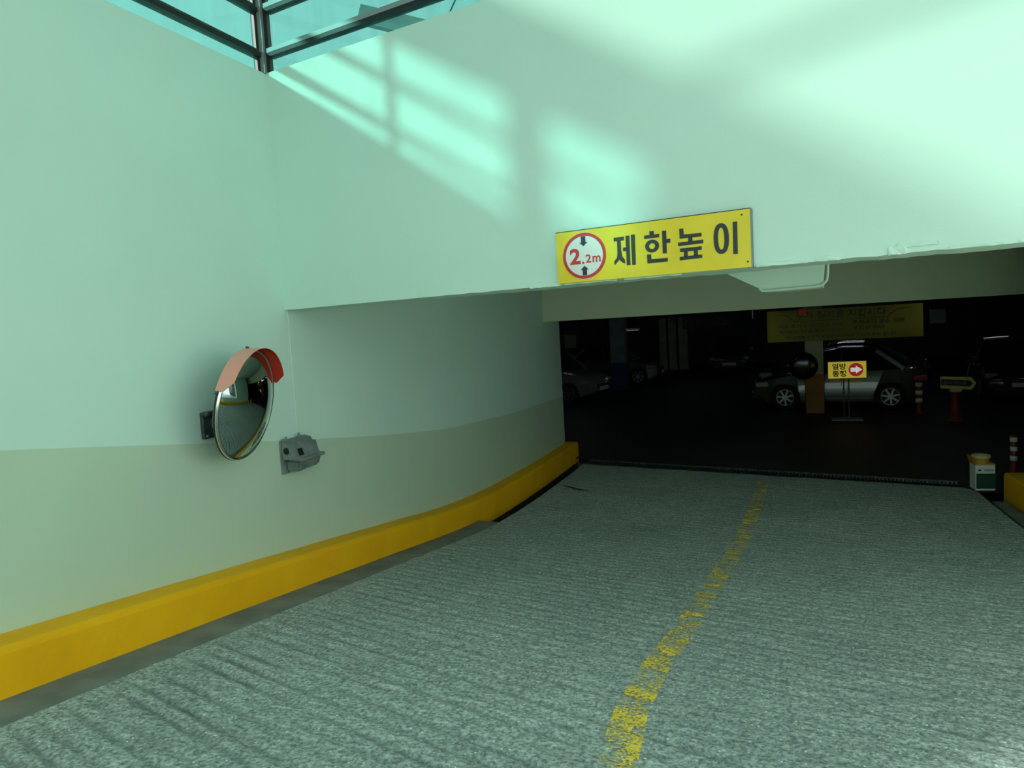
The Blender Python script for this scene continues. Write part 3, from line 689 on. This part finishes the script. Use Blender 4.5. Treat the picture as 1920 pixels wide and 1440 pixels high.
tube('edge_pipe', [(-.115, -.01, .05), (-.10, -.015, .032), (-.06, -.015, .029), (.24, -.015, .037), (.285, -.015, .045), (.312, -.02, .075), (.318, -.03, .12), (.318, -.1, .26)], .008, M_WALL, hd, 8)

# ================================================================== GARAGE CONTENTS
# painted columns
def column(name, cx, cy, w, d, lower, zl_, label, colm):
    c = tag(empty(name, (cx, cy, 0)), label, 'column')
    box('shaft', -w / 2, w / 2, -d / 2, d / 2, zl_, 2.95, colm, c, .01)
    box('painted_base', -w / 2 - .004, w / 2 + .004, -d / 2 - .004, d / 2 + .004, 0, zl_, lower, c, .01)
    return c
M_ORANGE = noisy(mat('orange_column_paint', (0.5, 0.22, 0.02), 0.6), (0.22, 0.10, 0.01), (0.30, 0.135, 0.014), 3)
M_PALE = noisy(mat('pale_column_paint', (0.4, 0.45, 0.38), 0.7), (0.34, 0.39, 0.32), (0.44, 0.49, 0.42), 3)
M_BLUEP = noisy(mat('pale_blue_column_paint', (0.18, 0.26, 0.34), 0.7), (0.15, 0.22, 0.30), (0.22, 0.30, 0.38), 3)
M_NAVY = mat('navy_stripe', (0.03, 0.04, 0.16), 0.6)
column('column', .77, 18.75, .40, .40, M_ORANGE, .92, 'square column with orange lower half behind the one-way sign', M_PALE)
c2 = column('column', -5.31, 25.6, .52, .52, M_NAVY, .95, 'pale blue column between the parked cars on the left', M_BLUEP)

# round black mirror on the orange column
rm = tag(empty('parking_mirror', (.53, 18.42, 1.14)), 'round black mirror fixed to the orange column', 'mirror')
lathe('shell', [(.02, -.05), (.18, -.045), (.305, -.01), (.32, .01), (.315, .035), (.2, .06), (.02, .07)], mat('gloss_black', (.006, .007, .008), .12), rm, 40, 'Y')
box('mount', -.03, .10, .05, .14, -.04, .04, M_DKSTEEL, rm)

# one-way sign on a stand (glow added to the face in place of retroreflected light)
ow = tag(empty('one_way_sign', (1.38, 17.4, 0)), 'small yellow one-way sign with added glow and red arrow disc on a stand', 'sign')
def lit(name, c, s):
    return mat(name, c, .5, emit=c, estr=s)
LY, LR, LW = lit('glow_yellow', (.80, .66, .06), .5), lit('glow_red', (.55, .02, .02), .5), lit('glow_white', (.75, .8, .75), .75)
box('panel', -.385, .385, 0, .05, .915, 1.285, LY, ow, .004)
for a, b, c, d in ((-.39, .39, 1.28, 1.292), (-.39, .39, .908, .92)): box('frame', a, b, -.006, .056, c, d, M_ALU, ow)
for a, b in ((-.39, -.378), (.378, .39)): box('frame', a, b, -.006, .056, .92, 1.28, M_ALU, ow)
text('lettering', '일방', -.295, -.02, 1.11, 1.245, -.004, M_SIGNB, ow, .028)
text('lettering', '통행', -.295, -.02, .955, 1.09, -.004, M_SIGNB, ow, .028)
prism('red_disc', [disc_poly(.175, 1.10, .145, 32)], 0, .003, LR, ow)
prism('arrow', [[(.07, 1.055), (.175, 1.055), (.175, 1.015), (.30, 1.10), (.175, 1.185), (.175, 1.145), (.07, 1.145)]], 0, .006, LW, ow)
for x in (-.07, .03): tube('pole', [(x, .03, .03), (x, .03, .93)], .014, M_STEEL, ow, 8)
box('base', -.33, .29, -.15, .2, 0, .03, M_STEEL, ow, .006)

# banner hung behind the beam
bn = tag(empty('banner', (1.28, 17.0, 1.78)), 'wide dim yellow parking rules banner hanging above the sedan', 'banner')
M_BAN = noisy(mat('banner_yellow', (0.55, 0.48, 0.04), 0.8), (0.30, 0.27, 0.03), (0.40, 0.36, 0.04), 2)
box('cloth', -1.51, 1.51, 0, .012, 0, .68, M_BAN, bn)
text('lettering', '주차 질서를 지킵시다', -.92, .83, .47, .635, -.003, M_SIGNB, bn, .012)
text('lettering', '·가로 주차시 가이드함 위반', -1.30, .0, .29, .37, -.003, M_SIGNB, bn, .014)
text('lettering', '·주차금지 장소 위반', .16, 1.18, .31, .40, -.003, M_SIGNB, bn, .014)
text('lettering', '·장애인 전용주차 위반', -1.30, .0, .17, .25, -.003, M_SIGNB, bn, .014)
text('lettering', '·주차선 위반', .16, .80, .19, .275, -.003, M_SIGNB, bn, .014)
text('lettering', '위 사항을 위반한 차량은 주차위반 스티커 부착 합니다', -1.12, 1.02, .045, .125, -.003, M_SIGNB, bn, .012)
prism('flourish', [[(-.95, .425), (.86, .435), (.98, .54), (1.06, .59), (1.30, .605), (1.30, .615), (1.05, .602), (.97, .552), (.85, .447), (-.95, .437)]], 0, .003, M_SIGNB, bn)
prism('flourish', [[(-.95, .425), (-1.06, .53), (-1.16, .58), (-1.36, .59), (-1.36, .60), (-1.15, .592), (-1.05, .54), (-.94, .437)]], 0, .003, M_SIGNB, bn)
for x in (-1.45, 1.45): tube('cord', [(x, .006, .68), (x, .006, 1.17)], .004, M_SIGNB, bn, 6)

# arrow board on an orange cone post
ab = tag(empty('arrow_board', (3.37, 17.0, 0)), 'yellow arrow board on a red cone post right of the sedan', 'sign')
LA = mat('arrow_board_yellow', (.85, .85, .16), .4)
prism('board', [[(-.285, .70), (.265, .655), (.35, .785), (.265, .915), (-.285, .94)]], 0, .03, LA, ab)
prism('black_arrow', [[(-.275, .765), (.225, .725), (.29, .785), (.225, .85), (-.275, .885)]], -.03, .003, M_SIGNB, ab)
text('lettering', '들어가는길', -.24, .17, .77, .84, -.0345, mat('dim_letter', (.35, .33, .2), .6), ab, .01)
M_CONE = mat('red_cone', (0.20, 0.022, 0.01), 0.5)
lathe('cone', [(.17, 0), (.17, .03), (.13, .04), (.085, .45), (.09, .60), (.11, .66)], M_CONE, ab, 20, 'Z', (0, .06, 0))
lathe('collar', [(.10, .61), (.115, .63), (.115, .66), (.10, .67)], M_WHITE, ab, 20, 'Z', (0, .06, 0))

# flexible bollards
def bollard(loc, h, r_, label):
    b = tag(empty('bollard', loc), label, 'bollard', 'flexible bollards')
    lathe('post', [(r_ * 1.6, 0), (r_ * 1.6, .015), (r_ * 1.05, .04), (r_, .08), (r_, h - .01), (r_ * .8, h)], M_CONE, b, 18)
    for k in range(3):
        z = h - .03 - k * .165 * h / .7; lathe('reflective_band', [(r_ + .0015, z - .085 * h / .7), (r_ + .0015, z)], M_WHITE, b, 18)
    return b
bollard((2.885, 18.2, 0), .74, .07, 'far red bollard with white bands beside the sedan rear wheel')
bollard((3.055, 11.9, 0), .56, .045, 'near red bollard with white bands behind the right kerb')

# white and green can with a scoop in it
tn = tag(empty('square_can', (2.46, 10.95, 0)), 'white and green square can with cut yellow top by the right gutter', 'can')
tn.rotation_euler = (0, 0, R(6))
M_GREEN = mat('can_green', (0.004, 0.055, 0.025), .5)
box('body', -.115, .115, -.11, .11, 0, .335, M_WHITE, tn, .008)
box('green_panel', -.107, .117, -.1115, -.10, .025, .225, M_GREEN, tn)
text('lettering', '●  식용유', -.085, .10, .255, .285, -.1125, M_SIGNB, tn, .02)
M_TINY = mat('can_inside_yellow', (0.62, 0.30, 0.02), .5)
mesh('cut_flap', [(-.115, .11, .33), (-.115, -.11, .33), (-.155, -.13, .45), (-.155, .10, .45), (-.110, .11, .33), (-.110, -.11, .33), (-.148, -.13, .45), (-.148, .10, .45)], [(0, 1, 2, 3), (4, 7, 6, 5), (0, 4, 5, 1), (1, 5, 6, 2), (2, 6, 7, 3), (3, 7, 4, 0)], M_TINY, tn)
lathe('bowl_side', [(.09, .335), (.095, .41), (.085, .41), (.08, .345)], M_TINY, tn, 24, 'Z', (-.015, 0, 0), True, False)
lathe('bowl_rim', [(.098, .405), (.112, .425), (.108, .455), (.095, .45)], mat('bowl_cream', (.62, .55, .24), .5), tn, 24, 'Z', (-.015, 0, 0), True, False)
box('shelf_rim', .03, .115, -.11, .11, .335, .355, M_TINY, tn)

# pale things on the far walls and ceiling
tag(box('notice_board', -8.55, -8.05, 30.0, 30.05, 1.37, 1.94, mat('notice_paper', (.55, .52, .42), .8)), 'small pale notice panel above the left parked car', 'notice')
pw = tag(box('partition_wall', -9.6, -6.3, 30.06, 30.3, 0, 2.95, M_GWALL), 'partition behind the small pale notice panel', 'partition')
for i, (x0, x1) in enumerate(((-5.17, -4.86), (-4.75, -4.42), (-4.3, -3.9))):
    tag(box('storage_panel', x0, x1, 34.0, 34.3, 0, 2.4, M_PALE, None, .01), ('leftmost', 'middle', 'rightmost')[i] + ' of three pale tall panels at the far garage wall', 'panel', 'panels at the far wall')
db = tag(empty('direction_banner', (-2.27, 26.0, 2.0)), 'dark unlit banner with round marks under the garage ceiling', 'banner')
box('board', -.86, .86, 0, .03, 0, .40, mat('unlit_board', (.05, .06, .05), .7), db)
M_DIM = mat('dim_print', (.12, .13, .12), .7)
ring_poly('round_mark', -.66, .2, (.15, .15), (.11, .11), 0, .004, M_DIM, db, 28); ring_poly('round_mark', .46, .22, (.15, .15), (.10, .10), 0, .004, M_DIM, db, 28)
for x in (-.8, .8): tube('cord', [(x, .015, .40), (x, .015, .95)], .006, M_DKSTEEL, db, 6)
text('lettering', '출구 주차장', -.42, .20, .10, .30, -.003, M_DIM, db, .02)
rb = tag(empty('red_indicator', (0, 0, 0)), 'small red indicator lamp in front of the banner', 'indicator')
box('lens', .39, .54, 15.95, 16.05, 2.37, 2.48, lit('red_lamp', (.30, .01, .01), .10), rb)
tube('stem', [(.465, 16.0, 2.48), (.465, 16.0, 2.95)], .012, M_DKSTEEL, rb, 8)
tag(box('wall_cabinet', 4.13, 4.51, 24.0, 24.2, 1.83, 2.24, M_PALE, None, .01), 'small pale square box high behind the dark car', 'box')
tag(tube('hanging_rod', [(-.54, 17.5, 2.95), (-.54, 17.5, 2.32)], .012, M_WHITE, None, 8), 'thin white rod hanging left of the yellow banner', 'rod')

# fluorescent fittings: their own dim light gives the streaks on the car bodies
M_TUBE = mat('fluorescent_tube', (.9, .95, .95), .4, emit=(.86, .95, 1.0), estr=5.0)
def fitting(x, y, z, rz, ln, label, tm=None):
    t = tag(empty('tube_lamp', (x, y, z), rz), label, 'lamp', 'fluorescent fittings under the garage ceiling')
    box('housing', -ln / 2, ln / 2, -.06, .06, .02, .07, M_WHITE, t, .006)
    tube('tube', [(-ln / 2 + .03, 0, .0), (ln / 2 - .03, 0, .0)], .016, tm or M_TUBE, t, 8)
    for s in (-1, 1): tube('hanger', [(s * ln * .35, 0, .07), (s * ln * .35, 0, 2.95 - z)], .006, M_STEEL, t, 6)
for x, y, rz, w_ in ((-1.0, 16.0, .1, 'left of the yellow banner'), (3.2, 16.4, 0, 'above the arrow board'), (-5.2, 19.4, .2, 'nearest the left pier of the opening'), (0.8, 21.5, 1.57, 'behind the roof of the silver sedan'),
                 (3.6, 21.8, 1.4, 'between the silver sedan and the black car'), (-3.2, 29, 0, 'before the tall pale panels'), (5.8, 17.6, .3, 'in front of the black car'), (-7.0, 23.6, .3, 'over the pale hatchback'),
                 (1.0, 25.5, .2, 'first behind the black sedan'), (2.4, 28.5, .1, 'second behind the black sedan'), (.4, 31.5, .15, 'third behind the black sedan'), (3.0, 34.0, 0, 'at the far wall behind the black sedan'), (6.5, 28.0, .1, 'far behind the black car')):
    fitting(x, y, 2.74, rz, 1.2, 'fluorescent tube fitting under the garage ceiling ' + w_)
fitting(-4.5, 24.0, 2.085, .12, .45, 'short dim tube fitting right of the pale blue column', mat('weak_tube', (.5, .55, .55), .4, emit=(.86, .95, 1.0), estr=.12))

# ------------------------------------------------------------------ cars
def car(name, loc, rz, label, paint, Ln=3.97, Wd=1.66, wf_=.80, wr_=3.13, H=1.46, belt=.90, deck=True, detail=True, hood=.80, wrad=.305):
    root = tag(empty(name, loc, rz), label, 'car', 'cars parked in the garage')
    hw = Wd / 2
    # side outline: x from nose (0) to tail (Ln), nose points to local -X after shift
    tl = [(0.03, .30), (0.0, .42), (0.02, .55), (0.07, .62), (.22, hood - .10), (.45, hood - .03), (.85, hood + .05), (1.08, belt - .02)]
    if deck: tr_ = [(2.0, belt + .02), (3.0, belt + .05), (3.30, belt + .06), (3.62, belt + .055), (3.85, belt + .02), (3.93, belt - .08), (Ln, .62), (Ln - .01, .45), (Ln - .06, .27)]
    else: tr_ = [(2.0, belt + .03), (3.2, belt + .07), (3.70, belt + .08), (3.88, belt), (Ln, .66), (Ln - .01, .45), (Ln - .06, .27)]
    bot = []
    ra = wrad + .055
    for c in (wr_, wf_):
        bot.append((c + ra + .01, .2))
        for k in range(11): a = PI * k / 10; bot.append((c + ra * math.cos(a), max(.2, wrad + ra * math.sin(a))))
        bot.append((c - ra - .01, .2))
    out = tl + tr_ + bot
    def half(x, z):
        e_ = abs((x - Ln / 2) / (Ln / 2)); w = hw * (1 - .16 * e_ ** 5)
        if z > .62: w -= .09 * (z - .62) / .3
        if z < .35: w -= .03
        return w
    bm = bmesh.new(); rows = []
    fr = (1.0, .93, .5, 0.0, -.5, -.93, -1.0)
    for f_ in fr:
        row = []
        for x, z in out:
            w = half(x, z); cz = (.028 * (1 - f_ * f_)) if z > .6 else 0.0
            xx = x
            if x < .35: xx = x + .10 * (abs(f_) ** 3) * (1 - x / .35) - .02
            if x > Ln - .3: xx = x - .08 * (abs(f_) ** 3)
            row.append(bm.verts.new((xx - Ln / 2, f_ * w, z + cz - (.02 if abs(f_) == 1 and z > .6 else 0))))
        rows.append(row)
    n = len(out)
    for a, b in zip(rows, rows[1:]):
        for i in range(n): bm.faces.new((a[i], a[(i + 1) % n], b[(i + 1) % n], b[i]))
    bmesh.ops.triangulate(bm, faces=[bm.faces.new(rows[0]), bm.faces.new(rows[-1][::-1])])
    bd = bobj('body', bm, paint, root, smooth=True); md = bd.modifiers.new('split', 'EDGE_SPLIT'); md.split_angle = R(38)
    # greenhouse
    if deck: gh = [(1.02, belt - .04), (1.72, H - .05), (2.05, H), (2.55, H - .01), (2.85, H - .07), (3.42, belt + .05)]
    else: gh = [(1.00, belt - .04), (1.62, H - .05), (2.0, H), (3.0, H - .01), (3.45, H - .07), (3.80, belt + .06)]
    def ghw(z): t = (z - belt) / (H - belt); return (hw - .09) * (1 - t) + (hw - .27) * max(0, min(1.05, t))
    bm = bmesh.new(); rows = []
    for f_ in (1, .6, 0, -.6, -1):
        rows.append([bm.verts.new((x - Ln / 2, f_ * ghw(z), z + (.03 * (1 - f_ * f_) if z > belt + .1 else 0))) for x, z in gh])
    for a, b in zip(rows, rows[1:]):
        for i in range(len(gh) - 1): bm.faces.new((a[i], a[i + 1], b[i + 1], b[i]))
    bm.faces.new(rows[0]); bm.faces.new(rows[-1][::-1])
    bobj('windows', bm, M_GLASSDK, root)
    # roof skin
    rf = [q for q in gh if q[1] > H - .08]
    bm = bmesh.new(); rows = []
    for f_ in (1.02, .6, 0, -.6, -1.02):
        rows.append([bm.verts.new((x - Ln / 2, f_ * ghw(z), z + .012 + .03 * (1 - min(1, f_ * f_)))) for x, z in rf])
    for a, b in zip(rows, rows[1:]):
        for i in range(len(rf) - 1): bm.faces.new((a[i], a[i + 1], b[i + 1], b[i]))
    bobj('roof', bm, paint, root, smooth=True)
    for s in (-1, 1):
        for (a, b, w) in ((gh[0], gh[1], .05), (gh[-1], gh[-2], .09), ((2.05, belt), (2.12, H - .02), .06)):
            pa = Vector((a[0] - Ln / 2, s * (ghw(a[1]) + .006), a[1])); pc = Vector((b[0] - Ln / 2, s * (ghw(b[1]) + .006), b[1]))
            bar('pillar', pa, pc, w, .02, paint, root, (0, 1, 0))
        bar('door_seam', (2.08 - Ln / 2, s * (hw + .001), .28), (2.08 - Ln / 2, s * (hw - .07), .88), .012, .006, M_BLACK, root, (0, 1, 0))
        bar('sill_trim', (wf_ + .4 - Ln / 2, s * (hw - .012), .27), (wr_ - .4 - Ln / 2, s * (hw - .012), .27), .03, .03, paint, root, (0, 1, 0))
        bm = bmesh.new(); add_box(bm, 1.18 - Ln / 2, 1.32 - Ln / 2, min(s * (hw - .08), s * (hw + .10)), max(s * (hw - .08), s * (hw + .10)), belt + .0, belt + .12, .03); bobj('wing_mirror', bm, paint, root)
        bar('door_handle', (1.88 - Ln / 2, s * (hw - .03), .80), (2.02 - Ln / 2, s * (hw - .03), .80), .02, .03, M_CHROME, root)
        # lamps follow the corners of the nose and the tail
        for (x0, x1, z0, z1, nme, mt) in ((.10, .42, .57, .70, 'headlight', M_LAMPGL), (Ln - .36, Ln - .06, .66, .80, 'tail_light', M_TAIL)):
            bm = bmesh.new()
            add_box(bm, x0 - Ln / 2, x1 - Ln / 2, min(s * (hw * .62), s * (hw * .935)), max(s * (hw * .62), s * (hw * .935)), z0, z1, .03); bobj(nme, bm, mt, root)
        for c, fb in ((wf_, 0), (wr_, 1)):
            ty = lathe('tyre', [(wrad * .66, -.09), (wrad * .95, -.10), (wrad, -.075), (wrad, .075), (wrad * .95, .10), (wrad * .66, .09)], M_RUBBER, root, 28, 'Y', (c - Ln / 2, s * (hw - .11), wrad))
            yo = s * (hw - .11) + s * .085
            ring_ = lathe('rim', [(wrad * .69, yo - s * .02), (wrad * .69, yo + s * .012), (wrad * .60, yo + s * .008), (wrad * .58, yo - s * .02)], M_ALLOY, ty, 28, 'Y', (c - Ln / 2, 0, wrad), True, False)
            bm = bmesh.new()
            for k in range(7):
                a = 2 * PI * k / 7 + .3; d = Vector((math.cos(a), 0, math.sin(a))); o_ = Vector((c - Ln / 2, yo, wrad))
                add_bar(bm, o_ + d * .03, o_ + d * wrad * .66, .045, .018, (0, 1, 0))
            add_lathe(bm, [(.05, yo - .012), (.05, yo + .012)], 14, 'Y', (c - Ln / 2, 0, wrad))
            bobj('spokes', bm, M_ALLOY, ty)
            lathe('brake_disc', [(wrad * .6, yo - s * .03), (wrad * .05, yo - s * .03)], M_HOLE, ty, 20, 'Y', (c - Ln / 2, 0, wrad), True, False)
    bm = bmesh.new(); add_box(bm, -.01 - Ln / 2, .10 - Ln / 2, -.42, .42, .44, .56, .02); bobj('grille', bm, M_BLACK, root)
    bm = bmesh.new(); add_box(bm, .0 - Ln / 2, .12 - Ln / 2, -.6, .6, .26, .36, .02); bobj('lower_intake', bm, M_BLACK, root)
    bm = bmesh.new(); add_box(bm, -.03 - Ln / 2, .02 - Ln / 2, -.26, .26, .37, .48, .004); bobj('number_plate', bm, M_WHITE, root)
    bm = bmesh.new(); add_box(bm, .35 - Ln / 2, Ln / 2 - .35, -hw * .8, hw * .8, .17, .5, .0); bobj('underbody', bm, M_HOLE, root)
    return root
def paint(name, c, metal=.4): return mat(name, c, .32, metal, coat=1.0)
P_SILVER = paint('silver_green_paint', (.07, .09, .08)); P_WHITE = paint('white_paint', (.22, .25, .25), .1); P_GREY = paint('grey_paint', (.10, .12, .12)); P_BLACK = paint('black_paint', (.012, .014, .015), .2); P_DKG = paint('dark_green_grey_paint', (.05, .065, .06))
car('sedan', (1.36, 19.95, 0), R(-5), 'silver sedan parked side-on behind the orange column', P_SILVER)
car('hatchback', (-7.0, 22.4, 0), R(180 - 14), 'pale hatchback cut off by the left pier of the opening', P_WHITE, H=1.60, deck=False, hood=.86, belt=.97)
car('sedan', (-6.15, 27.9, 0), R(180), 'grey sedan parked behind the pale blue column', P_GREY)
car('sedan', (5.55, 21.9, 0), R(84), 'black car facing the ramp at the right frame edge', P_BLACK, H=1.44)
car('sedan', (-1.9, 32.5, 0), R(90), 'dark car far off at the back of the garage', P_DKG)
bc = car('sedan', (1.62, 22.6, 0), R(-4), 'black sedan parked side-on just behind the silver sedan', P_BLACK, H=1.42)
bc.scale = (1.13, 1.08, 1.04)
